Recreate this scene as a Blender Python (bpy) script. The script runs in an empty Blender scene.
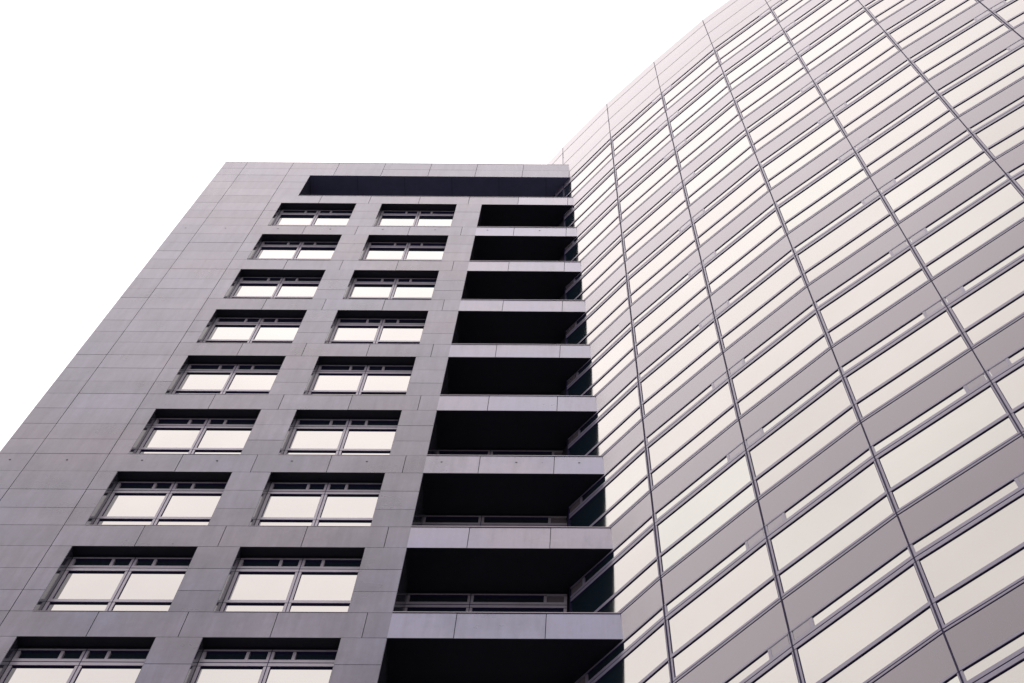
import bpy, math, random
random.seed(7)
S = bpy.context.scene
COL = S.collection
# ------------------------------------------------------------------ measured layout
EYE = 1.6
ZT = 61.898 + EYE            # top of the stone block
D = 16.78                    # distance of the stone facade
HP = 0.9                     # one cladding course; four courses make a storey
LEAN = (-0.02174, -0.02277)  # the curved tower leans forward a little
ZR = ZT - 27.0
GROUND_V = ZT / HP
def zv(v): return ZT - HP * v

# ------------------------------------------------------------------ materials
def mat(name, base, rough=0.5, metal=0.0, ior=1.5, spec=0.5):
    m = bpy.data.materials.new(name); m.use_nodes = True
    b = m.node_tree.nodes['Principled BSDF']
    b.inputs['Base Color'].default_value = (*base, 1)
    b.inputs['Roughness'].default_value = rough
    b.inputs['Metallic'].default_value = metal
    b.inputs['IOR'].default_value = ior
    b.inputs['Specular IOR Level'].default_value = spec
    return m, m.node_tree, b

def coat(b, w, r, ior):
    b.inputs['Coat Weight'].default_value = w; b.inputs['Coat Roughness'].default_value = r
    b.inputs['Coat IOR'].default_value = ior

def node(nt, typ, **kw):
    n = nt.nodes.new(typ)
    for k, v in kw.items():
        setattr(n, k, v)
    return n

def noise(nt, coord, scale, vec=(1, 1, 1), detail=4.0, rough=0.55, w=None):
    mp = node(nt, 'ShaderNodeMapping'); mp.inputs['Scale'].default_value = vec
    nt.links.new(coord, mp.inputs['Vector'])
    n = node(nt, 'ShaderNodeTexNoise')
    n.inputs['Scale'].default_value = scale; n.inputs['Detail'].default_value = detail
    n.inputs['Roughness'].default_value = rough
    nt.links.new(mp.outputs['Vector'], n.inputs['Vector'])
    return n.outputs['Fac']

def ramp(nt, fac, p0, p1, c0, c1):
    r = node(nt, 'ShaderNodeMapRange')
    r.inputs['From Min'].default_value = p0; r.inputs['From Max'].default_value = p1
    r.inputs['To Min'].default_value = c0; r.inputs['To Max'].default_value = c1
    nt.links.new(fac, r.inputs['Value'])
    return r.outputs['Result']

def mul(nt, a, b):
    m = node(nt, 'ShaderNodeMath', operation='MULTIPLY')
    for i, q in enumerate((a, b)):
        if isinstance(q, (int, float)): m.inputs[i].default_value = q
        else: nt.links.new(q, m.inputs[i])
    return m.outputs[0]

def add(nt, a, b):
    m = node(nt, 'ShaderNodeMath', operation='ADD')
    for i, q in enumerate((a, b)):
        if isinstance(q, (int, float)): m.inputs[i].default_value = q
        else: nt.links.new(q, m.inputs[i])
    return m.outputs[0]

def scale_col(nt, base, fac):
    m = node(nt, 'ShaderNodeVectorMath', operation='SCALE')
    if isinstance(base, tuple): m.inputs[0].default_value = base
    else: nt.links.new(base, m.inputs[0])
    nt.links.new(fac, m.inputs['Scale'])
    return m.outputs[0]

def geo_pos(nt):
    return node(nt, 'ShaderNodeNewGeometry').outputs['Position']

# stone cladding: slabs of grey-violet stone, each a little different, streaked by rain
def stone_material():
    m, nt, b = mat('stone_cladding', (0.15, 0.14, 0.16), 0.3, 0, 1.62, 0.5)
    pos = geo_pos(nt)
    at = node(nt, 'ShaderNodeAttribute', attribute_name='tone', attribute_type='GEOMETRY')
    tone = at.outputs['Fac']
    streak = noise(nt, pos, 1.0, (5.5, 1.0, 0.55), 6, 0.62)
    cloud = noise(nt, pos, 0.55, (1, 1, 1.3), 5, 0.6)
    fine = noise(nt, pos, 9.0, (1, 1, 0.6), 5, 0.7)
    f = mul(nt, ramp(nt, streak, 0.25, 0.75, 0.80, 1.20), ramp(nt, cloud, 0.3, 0.7, 0.80, 1.20))
    f = mul(nt, f, ramp(nt, fine, 0.25, 0.75, 0.9, 1.1))
    # pale lime marks run across here and there
    marks = noise(nt, pos, 1.6, (0.35, 1.0, 1.6), 8, 0.7)
    f = add(nt, f, ramp(nt, marks, 0.62, 0.74, 0.0, 0.22))
    f = mul(nt, f, tone)
    hue = noise(nt, pos, 0.25, (1, 1, 1), 3, 0.5)
    mx = node(nt, 'ShaderNodeMix', data_type='RGBA')
    nt.links.new(ramp(nt, hue, 0.35, 0.65, 0, 1), mx.inputs['Factor'])
    mx.inputs['A'].default_value = (*STONE_A, 1); mx.inputs['B'].default_value = (*STONE_B, 1)
    nt.links.new(scale_col(nt, mx.outputs['Result'], f), b.inputs['Base Color'])
    coat(b, 0.42, 0.22, 1.5)
    # grime dulls the polish where it darkens the stone
    nt.links.new(mul(nt, ramp(nt, f, 0.6, 1.9, 0.34, 0.85), 1.0), b.inputs['Specular IOR Level'])
    nt.links.new(ramp(nt, f, 0.7, 1.9, 0.56, 1.0), b.inputs['Coat Weight'])
    nt.links.new(ramp(nt, cloud, 0.2, 0.8, 0.24, 0.36), b.inputs['Roughness'])
    return m
STONE_A = (0.044, 0.046, 0.140)
STONE_B = (0.096, 0.068, 0.118)

def spandrel_material():
    m, nt, b = mat('spandrel_glass', (0.3, 0.28, 0.29), 0.14, 0, 1.9, 0.5)
    pos = geo_pos(nt)
    oi = node(nt, 'ShaderNodeObjectInfo')
    f = ramp(nt, oi.outputs['Random'], 0, 1, 0.93, 1.07)
    cloud = noise(nt, pos, 0.8, (1, 1, 0.5), 5, 0.6)
    streak = noise(nt, pos, 1.4, (3.5, 3.5, 0.4), 5, 0.6)
    f = mul(nt, f, ramp(nt, cloud, 0.3, 0.7, 0.92, 1.08))
    f = mul(nt, f, ramp(nt, streak, 0.3, 0.75, 0.95, 1.05))
    nt.links.new(scale_col(nt, (0.098, 0.060, 0.082), f), b.inputs['Base Color'])
    coat(b, 0.8, 0.12, 1.5)
    nt.links.new(ramp(nt, cloud, 0.3, 0.7, 0.13, 0.24), b.inputs['Roughness'])
    return m

def pane_material(name, ca, cb, r=0.02):
    m, nt, b = mat(name, (0.6, 0.57, 0.54), r, 1.0)
    pos = geo_pos(nt)
    oi = node(nt, 'ShaderNodeObjectInfo')
    f = ramp(nt, oi.outputs['Random'], 0, 1, 0.925, 1.035)
    cloud = noise(nt, pos, 0.5, (1, 1, 1), 3, 0.5)
    f = mul(nt, f, ramp(nt, cloud, 0.3, 0.7, 0.975, 1.02))
    mx = node(nt, 'ShaderNodeMix', data_type='RGBA')
    nt.links.new(ramp(nt, oi.outputs['Random'], 0.55, 1.0, 0, 1), mx.inputs['Factor'])
    mx.inputs['A'].default_value = (*ca, 1); mx.inputs['B'].default_value = (*cb, 1)
    nt.links.new(scale_col(nt, mx.outputs['Result'], f), b.inputs['Base Color'])
    df = node(nt, 'ShaderNodeBsdfDiffuse'); df.inputs['Color'].default_value = (0.10, 0.26, 0.42, 1)
    ms = node(nt, 'ShaderNodeMixShader'); ms.inputs[0].default_value = 0.045
    nt.links.new(b.outputs[0], ms.inputs[1]); nt.links.new(df.outputs[0], ms.inputs[2])
    nt.links.new(ms.outputs[0], nt.nodes['Material Output'].inputs['Surface'])
    wob = noise(nt, pos, 0.9, (1, 1, 1), 2, 0.4)
    bp = node(nt, 'ShaderNodeBump'); bp.inputs['Strength'].default_value = 0.06; bp.inputs['Distance'].default_value = 0.02
    nt.links.new(wob, bp.inputs['Height']); nt.links.new(bp.outputs['Normal'], b.inputs['Normal'])
    return m

def metal_material(name, base, rough, metal=0.0, amp=0.08, ct=0.0, spec=0.5):
    m, nt, b = mat(name, base, rough, metal, 1.5, spec)
    if ct: coat(b, ct, 0.2, 1.5)
    pos = geo_pos(nt)
    n = noise(nt, pos, 3.0, (1, 1, 0.5), 4, 0.6)
    nt.links.new(scale_col(nt, base, ramp(nt, n, 0.3, 0.7, 1 - amp, 1 + amp)), b.inputs['Base Color'])
    return m

STONE = stone_material()
SPAN = spandrel_material()
PANE = pane_material('block_window_glass', (0.66, 0.65, 0.60), (0.65, 0.65, 0.595))
TPANE = pane_material('tower_window_glass', (0.515, 0.508, 0.46), (0.497, 0.512, 0.455), 0.07)
FRAME = metal_material('aluminium_frame', (0.47, 0.43, 0.50), 0.3, 0, 0.08, 0.6)
TFRAME = metal_material('tower_frame', (0.27, 0.245, 0.335), 0.3, 0, 0.08, 0.5)
SEAL_SHADE = metal_material('dark_seal_and_shade', (0.028, 0.018, 0.085), 0.6, spec=0.2)  # joints and seals, also the shade under rails put in as colour
FIN = metal_material('anodised_fin', (0.024, 0.016, 0.07), 0.6, spec=0.2)
SOFFIT = metal_material('shade_dark_soffit', (0.006, 0.008, 0.020), 0.5)  # near-black base: the shade under the slabs is put into the colour
SLOT = metal_material('glare_lifted_soffit', (0.17, 0.18, 0.32), 0.45)  # lighter than the other soffits: veiling glare put into the colour
REVEAL = metal_material('polished_reveal_metal', (0.10, 0.10, 0.13), 0.14, 0.6)
JOINT = metal_material('dark_joint', (0.02, 0.018, 0.03), 0.8)
COPING = metal_material('coping_metal', (0.28, 0.24, 0.28), 0.3, 0, 0.08, 0.5)
INFILL = metal_material('infill_panel_grey', (0.19, 0.165, 0.185), 0.2, 0, 0.08, 1.0)
PARA = None
def parapet_material():
    m, nt, b = mat('pale_parapet_panel', (0.3, 0.27, 0.27), 0.2, 0, 1.9)
    pos = geo_pos(nt)
    at = node(nt, 'ShaderNodeAttribute', attribute_name='tone', attribute_type='GEOMETRY')
    n = noise(nt, pos, 0.9, (1, 1, 0.6), 4, 0.6)
    f = mul(nt, ramp(nt, n, 0.3, 0.7, 0.94, 1.06), at.outputs['Fac'])
    coat(b, 0.7, 0.15, 1.5)
    nt.links.new(scale_col(nt, (0.20, 0.155, 0.14), f), b.inputs['Base Color'])
    return m
PARA = parapet_material()
def ground_material():
    m, nt, b = mat('asphalt', (0.05, 0.05, 0.05), 0.9)
    pos = geo_pos(nt)
    n = noise(nt, pos, 0.6, (1, 1, 1), 8, 0.7); n2 = noise(nt, pos, 30, (1, 1, 1), 4, 0.7)
    f = mul(nt, ramp(nt, n, 0.3, 0.7, 0.8, 1.2), ramp(nt, n2, 0.3, 0.7, 0.8, 1.2))
    nt.links.new(scale_col(nt, (0.045, 0.045, 0.048), f), b.inputs['Base Color'])
    return m
ROOFM = metal_material('roof_gravel', (0.2, 0.2, 0.2), 0.9, 0, 0.2)

# ------------------------------------------------------------------ mesh helper
class MB:
    def __init__(s, mats): s.v = []; s.f = []; s.m = []; s.t = []; s.mats = mats
    def box(s, P, a0, a1, b0, b1, c0, c1, mi=0, tone=1.0, skip=()):
        """P maps (a, b, c) to a point; a across, b depth/normal, c course"""
        k = len(s.v)
        for a in (a0, a1):
            for b in (b0, b1):
                for c in (c0, c1): s.v.append(P(a, b, c))
        quads = {'a0': (0, 1, 3, 2), 'a1': (4, 6, 7, 5), 'b0': (0, 4, 5, 1), 'b1': (2, 3, 7, 6), 'c0': (0, 2, 6, 4), 'c1': (1, 5, 7, 3)}
        for n, q in quads.items():
            if n in skip: continue
            s.f.append(tuple(k + i for i in q)); s.m.append(mi); s.t.append(tone)
    def quad(s, pts, mi=0, tone=1.0):
        k = len(s.v); s.v += pts; s.f.append(tuple(range(k, k + len(pts)))); s.m.append(mi); s.t.append(tone)
    def mesh(s, name, origin=(0, 0, 0)):
        me = bpy.data.meshes.new(name)
        o = origin
        me.from_pydata([(x - o[0], y - o[1], z - o[2]) for x, y, z in s.v], [], s.f)
        for m in s.mats: me.materials.append(m)
        me.polygons.foreach_set('material_index', s.m)
        at = me.attributes.new('tone', 'FLOAT', 'FACE')
        at.data.foreach_set('value', s.t)
        import bmesh
        bm = bmesh.new(); bm.from_mesh(me)
        bmesh.ops.recalc_face_normals(bm, faces=bm.faces)
        bm.to_mesh(me); bm.free()
        me.update()
        return me

def empty(name, loc, label, cat):
    o = bpy.data.objects.new(name, None); COL.objects.link(o)
    o.location = loc; o['label'] = label; o['category'] = cat
    o.empty_display_size = 0.5
    return o
def link(name, me, parent=None, loc=(0, 0, 0), **props):
    o = bpy.data.objects.new(name, me); COL.objects.link(o)
    o.parent = parent; o.location = loc
    for k, v in props.items(): o[k] = v
    return o
def rel(p, q): return tuple(a - b for a, b in zip(p, q))

# ------------------------------------------------------------------ ground
g = MB([ground_material()])
R = 900
g.quad([(-R, -R, 0), (R, -R, 0), (R, R, 0), (-R, R, 0)])
link('ground', g.mesh('ground'), kind='structure')

# ================================================================== stone block
def PA(x, d, v): return (x, D + d, zv(v))
LX = -13.798
BASE_A = (LX, D, 0.0)
block = empty('stone_office_block', BASE_A,
              'grey stone-clad block with recessed square windows and dark balconies, left of the tower', 'office block')
def pa(name, mb, origin=None, **kw):
    origin = origin or BASE_A
    return link(name, mb.mesh(name, origin), block, rel(origin, BASE_A), **kw)

L1, R1, L2, R2, L3 = -10.774, -8.159, -7.278, -4.672, -3.801
SLOT_L = -10.335
GRID = [-0.81 - 1.735 * k for k in range(8)][::-1]      # joints, left to right
XE = 1.9                                                # slabs run on into the tower body
TOPO = 0.0; BOTO = 2.915                                 # opening, in courses below its head
NROW = 10                                               # window rows v = 6, 10, ... 42
ROWS = [6 + 4 * r for r in range(NROW)]
VEND = 48
GAP = 0.007
clad = MB([STONE, JOINT])
def panel(x0, x1, v0, v1, tone=None, gl=True, gr=True):
    t = tone if tone is not None else 1.0
    t *= random.uniform(0.88, 1.12)
    tilt = random.uniform(-0.002, 0.002)
    a0 = x0 + (GAP if gl else 0); a1 = x1 - (GAP if gr else 0)
    clad.box(PA, a0, a1, tilt, 0.035, v0 + GAP, v1 - GAP, 0, t)
def panel_row(x0, x1, v0, v1, tone=None, split=True):
    xs = [x0] + [q for q in GRID if x0 + 0.12 < q < x1 - 0.12] + [x1]
    for a, b in zip(xs, xs[1:]):
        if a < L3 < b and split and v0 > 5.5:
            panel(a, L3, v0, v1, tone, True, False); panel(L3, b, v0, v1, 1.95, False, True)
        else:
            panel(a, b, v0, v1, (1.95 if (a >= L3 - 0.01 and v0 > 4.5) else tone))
panel_row(LX, XE, 0.06, 1); panel_row(LX, XE, 1, 2)
for v in (2, 3, 4): panel_row(LX, SLOT_L, v, v + 1)
panel_row(LX, XE, 4.94, 5.955)
for r in ROWS:
    for c in range(3):
        v0, v1 = r + c - (0.045 if c == 0 else 0), r + c + 1 - (0.085 if c == 2 else 0)
        panel_row(LX, L1, v0, v1); panel(R1, L2, v0, v1); panel(R2, L3, v0, v1)
    panel_row(LX, XE, r + BOTO, r + 3.955)
# plain courses lower down
for v in range(ROWS[-1] + 4, int(GROUND_V)):
    panel_row(LX, XE, v, v + 1, split=False)
# the narrow end face round the corner
for v in range(0, int(GROUND_V)):
    y = 0.03
    for k in range(7):
        t = random.uniform(0.93, 1.07)
        clad.box(PA, LX - 0.0, LX + 0.03, y + GAP, y + 1.735 - GAP, max(v, 0.06) + GAP, v + 1 - GAP, 0, t)
        y += 1.735
# anchor holes in two of the bands
for v in (9.3, 29.3):
    for k in range(9):
        x = -0.226 if k == 0 else max(0.045 - 1.735 * k, -13.42)
        if x > -0.3 and v < 20: continue
        for q in range(1):
            cx, cv = x, v
            pts = []
            n = 10
            ring = [(cx + 0.026 * math.cos(i * 2 * math.pi / n), cv + 0.026 / HP * math.sin(i * 2 * math.pi / n)) for i in range(n)]
            clad.quad([PA(a, -0.004, b) for a, b in ring], 1)
pa('stone_wall', clad)

# structure behind the slabs
body = MB([JOINT, ROOFM])
F0, F1 = 0.038, 0.34
def wallbox(x0, x1, v0, v1, d1=F1, mi=0): body.box(PA, x0, x1, F0, d1, v0, v1, mi)
B0, B1 = LX + 0.034, XE
wallbox(B0, B1, 0.07, 1.985, 1.0)
wallbox(B0, SLOT_L - 0.012, 1.985, 4.955, 2.6)
wallbox(B0, L3 - 0.012, 4.955, 5.94)
for r in ROWS:
    wallbox(B0, L1 - 0.012, r - 0.06, r + BOTO + 0.015); wallbox(R1 + 0.012, L2 - 0.012, r - 0.06, r + BOTO + 0.015)
    wallbox(R2 + 0.012, L3 - 0.012, r - 0.06, r + BOTO + 0.015, 1.3)
    wallbox(B0, L3 - 0.012, r + BOTO + 0.015, r + 3.94)
wallbox(B0, B1, ROWS[-1] + 4, GROUND_V, 1.0)
body.box(PA, B0, B1, 2.6, 12.2, 1.2, GROUND_V, 0)          # the mass behind
body.box(PA, B0, B1, 1.0, 12.2, 1.15, 1.2, 1)
pa('rear_wall', body)

cop = MB([COPING])
cop.box(PA, LX - 0.004, XE, -0.004, 0.45, 0.0, 0.062)
pa('coping', cop)

# the long slot under the parapet
sl = MB([SLOT, SOFFIT])
sl.box(PA, SLOT_L - 0.01, XE, 0.02, 2.6, 1.99, 2.02, 0)
sl.box(PA, SLOT_L - 0.01, XE, 2.55, 2.6, 2.02, 4.95, 0)
for k in range(1, 7):
    sl.box(PA, SLOT_L + k * 1.735, SLOT_L + k * 1.735 + 0.008, 0.05, 2.55, 2.02, 2.026, 1)
pa('terrace_soffit', sl)
rv = MB([REVEAL]); rv.box(PA, SLOT_L - 0.012, SLOT_L + 0.004, 0.0, 2.55, 2.02, 4.94); pa('terrace_side_panel', rv)
fl = MB([COPING, ROOFM]); fl.box(PA, SLOT_L, XE, -0.008, 0.05, 4.915, 4.94, 0); fl.box(PA, SLOT_L, XE, 0.05, 2.55, 5.2, 5.9, 1); pa('terrace_floor', fl)

# ---- recessed window unit. x across (0 = centre joint), d depth, z down in courses
DW = 0.28
def rails(mb, P, x0, x1, w_j, y, splits, panels_done=None):
    pass
def window_meshes(name, P, x0, x1, xm, d, small, proj=0.035, infill=None, jw=0.065, sw=0.018, glass=None, metal=None, jr=None):
    """two-sash window between x0 and x1 with a joint at xm, or one sash if xm is None.
    P(x, d, c): d grows into the wall. returns frame, pane, transom pane meshes"""
    jr = jr or jw
    fr = MB([metal or FRAME, SEAL_SHADE]); pn = MB([glass or PANE]); tr = MB([glass or PANE]); inf = MB([INFILL, SEAL_SHADE])
    f0 = d - proj                                  # front face of frames
    # horizontal bands (courses)
    H = [(0.0, 0.075), (0.385, 0.505), (0.520, 0.650), (1.925, 2.055), (2.76, 2.845), (2.86, 2.93)]
    xs = [x0, x1] if xm is None else [x0, xm, x1]
    for (c0, c1) in H:
        fr.box(P, x0, x1, f0, d + 0.03, c0, c1 - sw, 0)
        sa, sb = x0 + 0.002, x1 - 0.002
        if c0 == 0.0 and infill:                       # no shade strip over the blank panel
            if infill[0] - x0 < x1 - infill[1]: sa = infill[1]
            else: sb = infill[0]
            fr.box(P, infill[0], infill[1], f0 + 0.004, d + 0.03, c1 - sw, c1, 0)
        fr.box(P, sa, sb, f0 + 0.004, d + 0.03, c1 - sw, c1, 1)     # seal strip, dark to paint in the shade under every rail
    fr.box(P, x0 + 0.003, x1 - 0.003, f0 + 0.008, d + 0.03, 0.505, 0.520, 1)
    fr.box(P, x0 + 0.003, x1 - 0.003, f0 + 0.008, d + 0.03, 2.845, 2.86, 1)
    spans = [(0.075, 0.385), (0.650, 1.925), (2.055, 2.76)]
    def post(xa, xb, sp, fo=0.003):
        for (c0, c1) in sp: fr.box(P, xa, xb, f0 + fo, d + 0.03, c0, c1, 0)
    post(x0, x0 + jw, spans); post(x1 - jr, x1, spans)
    if xm is not None:
        post(xm - 0.062, xm - 0.008, spans); post(xm + 0.008, xm + 0.062, spans)
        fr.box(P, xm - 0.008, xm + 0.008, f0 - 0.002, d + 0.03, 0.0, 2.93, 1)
    for q in small:
        post(q - 0.03, q + 0.03, spans[:1])
    # seals beside the posts
    ed = 0.012
    for a, b in zip(xs, xs[1:]):
        l = a + (jw if a == x0 else 0.062); r = b - (jr if b == x1 else 0.062)
        for (c0, c1) in spans[1:]:
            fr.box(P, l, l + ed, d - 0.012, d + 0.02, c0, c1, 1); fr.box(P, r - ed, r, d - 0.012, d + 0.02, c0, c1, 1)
            pn.box(P, l - 0.01, r + 0.01, d, d + 0.02, c0 - 0.01, c1 + 0.01)
    if infill:
        ia, ib = infill
        inf.box(P, ia, ib, d - 0.012, d + 0.02, 0.078, 0.382, 0)
    tr.box(P, x0 + 0.02, x1 - 0.02, d, d + 0.02, 0.06, 0.4)
    return fr, pn, tr, inf

def unit(meshes, parent, loc, name='window'):
    fr, pn, tr, inf = meshes
    w = link(name, fr, parent, loc)
    link('pane', pn, w); link('transom_pane', tr, w)
    if inf is not None: link('infill_panel', inf, w)
    return w

# window meshes are built once around the opening's top left corner
def local(P): return lambda a, b, c: P(a, b, c)
def PL(a, b, c): return (a, b, -HP * c)
W = R1 - L1
fm = window_meshes('w', PL, 0.012, W - 0.012, W / 2, DW, (0.43 + 0.44, W - 0.87))
win_m = [q.mesh('window_' + n) for q, n in zip(fm[:3], ('frame', 'pane', 'transom'))] + [None]
rvm = MB([REVEAL, SOFFIT, COPING])
rvm.box(PL, -0.012, 0.004, 0.004, DW + 0.02, -0.04, 2.915, 0)
rvm.box(PL, W - 0.004, W + 0.012, 0.004, DW + 0.02, -0.04, 2.915, 0)
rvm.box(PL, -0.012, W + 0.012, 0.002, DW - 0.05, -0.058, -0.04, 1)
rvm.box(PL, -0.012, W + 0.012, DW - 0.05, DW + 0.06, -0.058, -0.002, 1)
rvm.box(PL, 0.004, W - 0.004, -0.006, DW, 2.9, 2.915, 2)
reveal_me = rvm.mesh('window_reveal')
for r in ROWS:
    for x in (L1, L2):
        o = (x, D, zv(r))
        w = unit(win_m, block, rel(o, BASE_A))
        link('reveal', reveal_me, w)

# ---- balconies: dark soffit, reflecting side panel, window band at the back
DB = 1.1
bw = XE - 0.3 - L3
bm = window_meshes('b', PL, -0.02, 3.36, 1.33, DB, (2.9 + 0.0,), infill=(2.93, 3.295))
bal_m = [q.mesh('balcony_window_' + n) for q, n in zip(bm, ('frame', 'pane', 'transom', 'infill'))]
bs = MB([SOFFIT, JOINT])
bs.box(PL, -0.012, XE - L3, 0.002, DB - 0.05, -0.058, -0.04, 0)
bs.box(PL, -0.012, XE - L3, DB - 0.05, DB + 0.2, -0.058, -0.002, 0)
for q in (L3 - GRID[-1], ): pass
for gx in (-2.545, -0.81):
    bs.box(PL, gx - L3, gx - L3 + 0.015, 0.06, DB - 0.06, -0.04, -0.034, 1)
bsm = bs.mesh('balcony_soffit')
bsp = MB([REVEAL]); bsp.box(PL, -0.012, 0.004, 0.004, DB - 0.06, -0.04, 2.915, 0); bspm = bsp.mesh('balcony_side_panel')
# slab and parapet of each balcony
bf = MB([JOINT, COPING])
bf.box(PL, -0.012, XE - L3, 0.038, 0.16, 2.955, 3.94, 0)
bf.box(PL, -0.012, XE - L3, 0.16, DB + 0.2, 3.45, 3.94, 0)
bf.box(PL, 0, XE - L3, -0.014, 0.17, 2.88, 2.915, 1)
bfm = bf.mesh('balcony_parapet')
bk = MB([JOINT])
bk.box(PL, -0.012, XE - L3, 0.038, 0.16, 0, 1.03); 
for r in ROWS:
    o = (L3, D, zv(r)); lo = rel(o, BASE_A)
    b = link('balcony', bfm, block, lo)
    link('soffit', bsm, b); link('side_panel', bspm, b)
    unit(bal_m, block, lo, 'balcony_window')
# the solid band above the first balcony
ub = MB([JOINT]); ub.box(PA, L3 - 0.012, XE, 0.038, DB + 0.2, 4.955, 5.94); pa('terrace_edge_beam', ub)

# ================================================================== curved tower
M = [(1.272, 15.856), (3.082, 14.177), (4.929, 12.552), (6.872, 11.074), (8.88, 9.586), (10.962, 8.219)]
BL = 2.47
def ang(p, q): return math.atan2(q[1] - p[1], q[0] - p[0])
pts = list(M)
a = math.radians(-45.8)
left = []
p = M[0]
for k in range(5):
    p = (p[0] - BL * math.cos(a), p[1] - BL * math.sin(a)); left.append(p); a -= math.radians(2.6)
NL = len(left)
pts = left[::-1] + pts
a = math.radians(-31.5); p = pts[-1]
for k in range(5):
    p = (p[0] + BL * math.cos(a), p[1] + BL * math.sin(a)); pts.append(p); a += math.radians(2.6)
OFF = NL - 1                      # pts[OFF] is the mullion just behind the stone facade (bay 0 starts there)
TOP_V = -3.5
BASE_B = (M[3][0], M[3][1], 0.0)
tower = empty('curved_glass_tower', BASE_B,
              'tall curved tower banded in pale mirror glass and grey spandrels, beside the stone block', 'tower')
def frame_of(i):
    x0, y0 = pts[i]; x1, y1 = pts[i + 1]; L = math.hypot(x1 - x0, y1 - y0)
    return (x0, y0, (x1 - x0) / L, (y1 - y0) / L, L)
def PB(i):
    x0, y0, ex, ey, L = frame_of(i)
    nx, ny = ey, -ex
    def P(s, n, v):            # n: out of the face when negative, to match the block's depth axis
        z = zv(v); t = z - ZR
        return (x0 + ex * s - nx * n + LEAN[0] * t, y0 + ey * s - ny * n + LEAN[1] * t, z)
    return P, L
STEP = (-LEAN[0] * 4 * HP, -LEAN[1] * 4 * HP, -4 * HP)      # one storey down

# camera first: it decides which repeats are modelled one by one
PITCH, YAW, ROLL, F, PX, PY = 1.20146, 0.02857, -0.01988, 1684.86, 607.21, 341.5
cp, sp = math.cos(PITCH), math.sin(PITCH); cy, sy = math.cos(YAW), math.sin(YAW)
fw = (sy * cp, cy * cp, sp); rt = (cy, -sy, 0)
up = (rt[1] * fw[2] - rt[2] * fw[1], rt[2] * fw[0] - rt[0] * fw[2], rt[0] * fw[1] - rt[1] * fw[0])
cr, sr = math.cos(ROLL), math.sin(ROLL)
rt2 = tuple(cr * a_ + sr * b_ for a_, b_ in zip(rt, up)); up2 = tuple(-sr * a_ + cr * b_ for a_, b_ in zip(rt, up))
def project(p):
    q = (p[0], p[1], p[2] - EYE)
    z = sum(a_ * b_ for a_, b_ in zip(q, fw))
    if z < 1: return None
    return (PX + F * sum(a_ * b_ for a_, b_ in zip(q, rt2)) / z, PY - F * sum(a_ * b_ for a_, b_ in zip(q, up2)) / z)
def in_view(P, L, v0, v1, pad=70):
    c = [project(P(s, 0, v)) for s in (0, L) for v in (v0, v1)]
    if None in c: return False
    return max(x for x, y in c) > -pad and min(x for x, y in c) < 1024 + pad and max(y for x, y in c) > -pad and min(y for x, y in c) < 683 + pad

NST = 13
rest_f = MB([TFRAME, SEAL_SHADE]); rest_p = MB([TPANE]); rest_s = MB([SPAN])
nwin = 0
def tower_window(i, P, L):
    k = i - OFF
    small = (0.44,) if k % 2 == 0 else (L - 0.44,)
    inf = (0.072, 0.408) if k % 2 == 0 else (L - 0.408, L - 0.05)
    if k == 5: small, inf = (L - 0.44,), (L - 0.408, L - 0.05)
    if k == 0: inf = (0.03, 0.37); small = (0.4,)
    return window_meshes('t', P, 0.014 if k else -0.02, L - 0.014, None, 0.0, small, 0.02, inf, 0.042 if k else 0.02, 0.016, TPANE, TFRAME, 0.024)
def tower_spandrel(P, L, v0):
    s = MB([SPAN, SEAL_SHADE])
    s.box(P, 0.012, L - 0.012, -0.012, 0.02, v0 - 1.055, v0 - 0.010, 0)
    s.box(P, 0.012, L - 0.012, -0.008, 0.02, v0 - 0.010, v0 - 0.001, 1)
    return s
for i in range(OFF - 1, len(pts) - 3):
    P, L = PB(i)
    k = i - OFF
    vis = [j for j in range(NST) if in_view(P, L, 1 + 4 * j, 5 + 4 * j)]
    if k == -1: vis = [0]
    o = P(0, 0, 2)
    PV = (lambda P: (lambda a, b, c: P(a, b, 2 + c)))(P)
    fr = tower_window(i, PV, L)
    ms = [q.mesh('tower_window_' + n, o) for q, n in zip(fr, ('frame', 'pane', 'transom', 'infill'))]
    sm = tower_spandrel(P, L, 2 + 4).mesh('tower_spandrel', P(0, 0, 6))
    o6 = P(0, 0, 6)
    for j in range(NST):
        sh = tuple(c * j for c in STEP)
        if j in vis:
            lo = tuple(a_ + b_ for a_, b_ in zip(rel(o, BASE_B), sh))
            unit(ms, tower, lo); nwin += 1
            lo = tuple(a_ + b_ for a_, b_ in zip(rel(o6, BASE_B), sh))
            link('spandrel', sm, tower, lo)
        elif k >= 0:
            Q = (lambda P, j: (lambda a, b, c: P(a, b, 2 + 4 * j + c)))(P, j)
            q = tower_window(i, Q, L)
            for src, dst in ((q[0], rest_f), (q[1], rest_p), (q[2], rest_p)):
                kk = len(dst.v); dst.v += src.v; dst.f += [tuple(kk + t for t in f_) for f_ in src.f]; dst.m += src.m; dst.t += src.t
            rest_s.box(P, 0.014, L - 0.014, -0.025, 0.02, 2 + 4 * j + 2.945, 2 + 4 * j + 3.988, 0)
print('tower windows', nwin)
def pb(name, mb, **kw): return link(name, mb.mesh(name, BASE_B), tower, (0, 0, 0), **kw)
pb('window_frames', rest_f, kind='stuff'); pb('window_panes', rest_p, kind='stuff'); pb('spandrel_panels', rest_s, kind='stuff')

# mullion fins, one per joint
for i in range(OFF - 1, len(pts) - 2):
    P, L = PB(i)
    mu = MB([FIN])
    mu.box(P, -0.012, 0.012, -0.03, 0.05, TOP_V + 0.06, GROUND_V)
    o = P(0, 0, TOP_V)
    link('mullion', mu.mesh('mullion', o), tower, rel(o, BASE_B))

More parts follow.
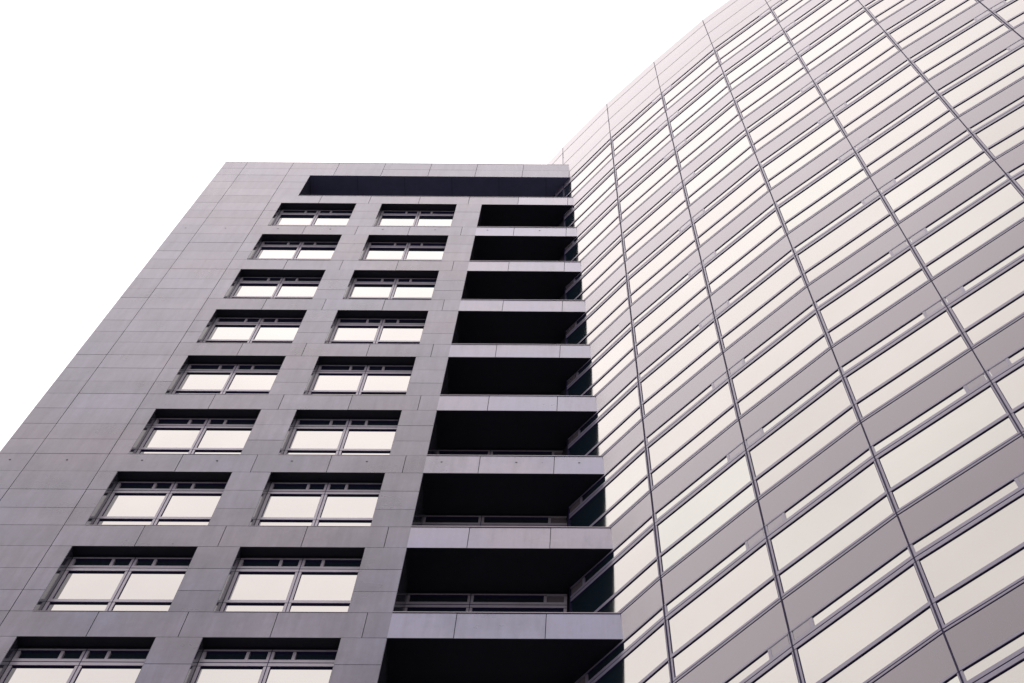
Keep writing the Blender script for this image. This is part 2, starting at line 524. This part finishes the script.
# parapet: thin courses above the last windows
for i in range(OFF - 3, len(pts) - 1):
    P, L = PB(i)
    pr = MB([PARA])
    v0 = 2.0; n = 6; h = (v0 - TOP_V) / n
    for c in range(n):
        t = 1 - 0.22 * (c % 2) + random.uniform(-0.015, 0.015)
        pr.box(P, 0.013, L - 0.013, -0.022 - 0.006 * (c % 2), 0.03, v0 - (c + 1) * h + 0.004, v0 - c * h - 0.004, 0, t)
    pr.box(P, 0.0, L, -0.012, 0.2, TOP_V + 0.02, v0 - 0.02, 0, 0.55)
    o = P(0, 0, v0)
    link('parapet', pr.mesh('parapet', o), tower, rel(o, BASE_B))

# tower body: a leaning prism behind the skin, with roof
bd = MB([JOINT, ROOFM, SPAN])
ring = pts[OFF - 4 + 0:] if OFF >= 4 else pts
ring = pts[OFF - 4:]
def shrink(i):
    x0, y0, ex, ey, L = frame_of(min(i, len(pts) - 2)); return (pts[i][0] - ey * 0.10, pts[i][1] + ex * 0.10)
inner = [shrink(i) for i in range(OFF - 4, len(pts))]
back = [(inner[-1][0] + 14, inner[-1][1] + 30), (inner[0][0] + 12, inner[0][1] + 26)]
poly = inner + back
def lift(p, z): t = z - ZR; return (p[0] + LEAN[0] * t, p[1] + LEAN[1] * t, z)
zb, ztp = 0.0, zv(TOP_V + 1.2)
for i in range(len(poly)):
    q, r_ = poly[i], poly[(i + 1) % len(poly)]
    mi = 0 if i < len(inner) - 1 else 2
    bd.quad([lift(q, zb), lift(r_, zb), lift(r_, ztp), lift(q, ztp)], mi)
bd.quad([lift(q, ztp) for q in poly], 1)
pb('core_wall', bd)
# lower storeys below the photographed ones
lw = MB([SPAN])
for i in range(OFF, len(pts) - 1):
    P, L = PB(i)
    v = 2 + 4 * NST - 1.055
    while v < GROUND_V - 0.2:
        lw.box(P, 0.014, L - 0.014, -0.02, 0.05, v, min(v + 1.3, GROUND_V) - 0.03); v += 1.3
pb('lower_wall', lw, kind='stuff')

# ================================================================== sky and sun
w = bpy.data.worlds.new('World'); S.world = w; w.use_nodes = True
nt = w.node_tree; bg = nt.nodes['Background']
sky = node(nt, 'ShaderNodeTexSky', sky_type='NISHITA')
sky.sun_disc = False; sky.sun_elevation = math.radians(52); sky.sun_rotation = math.radians(25)
sky.altitude = 50; sky.air_density = 1.0; sky.dust_density = 4.0; sky.ozone_density = 1.0
# overcast: a bright, nearly even cloud layer over the clear-sky model
tc = node(nt, 'ShaderNodeTexCoord')
cl = noise(nt, tc.outputs['Generated'], 2.6, (1, 1, 2), 5, 0.55)
mx = node(nt, 'ShaderNodeMix', data_type='RGBA'); mx.inputs['Factor'].default_value = 0.86
nt.links.new(sky.outputs['Color'], mx.inputs['A'])
sx = node(nt, 'ShaderNodeSeparateXYZ'); nt.links.new(tc.outputs['Generated'], sx.inputs[0])
grad = ramp(nt, sx.outputs['Z'], 0.0, 0.9, 0.42, 1.0)       # an overcast sky is brightest overhead
grad = mul(nt, grad, ramp(nt, sx.outputs['Z'], 0.84, 0.96, 0.90, 1.15))  # steep ramp added so the upper panes reflect whiter
side = ramp(nt, sx.outputs['X'], -0.42, -0.12, 1.13, 0.97)      # added brightening to the left, shaped for the tower panes' reflections
cc = scale_col(nt, (7.15, 6.5, 6.55), mul(nt, mul(nt, ramp(nt, cl, 0.3, 0.7, 0.90, 1.09), grad), side))
nt.links.new(cc, mx.inputs['B'])
nt.links.new(mx.outputs['Result'], bg.inputs['Color']); bg.inputs['Strength'].default_value = 0.12
sun = bpy.data.lights.new('sun', 'SUN'); sun.energy = 0.8; sun.angle = math.radians(14); sun.color = (1, 0.95, 0.9)
so = bpy.data.objects.new('sun', sun); COL.objects.link(so)
el, az = math.radians(52), math.radians(25)
from mathutils import Vector, Matrix
dirv = Vector((math.sin(az) * math.cos(el), math.cos(az) * math.cos(el), math.sin(el)))
so.rotation_euler = dirv.to_track_quat('Z', 'Y').to_euler(); so.location = (0, 0, 120)

# ================================================================== camera
cam = bpy.data.cameras.new('camera'); co = bpy.data.objects.new('camera', cam); COL.objects.link(co)
cam.sensor_width = 36; cam.sensor_fit = 'HORIZONTAL'; cam.lens = F / 1024 * 36
cam.shift_x = (512 - PX) / 1024; cam.shift_y = (PY - 341.5) / 1024
cam.clip_start = 0.1; cam.clip_end = 3000
co.matrix_world = Matrix(((rt2[0], up2[0], -fw[0], 0), (rt2[1], up2[1], -fw[1], 0), (rt2[2], up2[2], -fw[2], EYE), (0, 0, 0, 1)))
S.camera = co
S.render.engine = 'CYCLES'
S.view_settings.view_transform = 'Standard'; S.view_settings.look = 'None'
S.view_settings.exposure = 0.98; S.view_settings.gamma = 1
S.cycles.max_bounces = 8
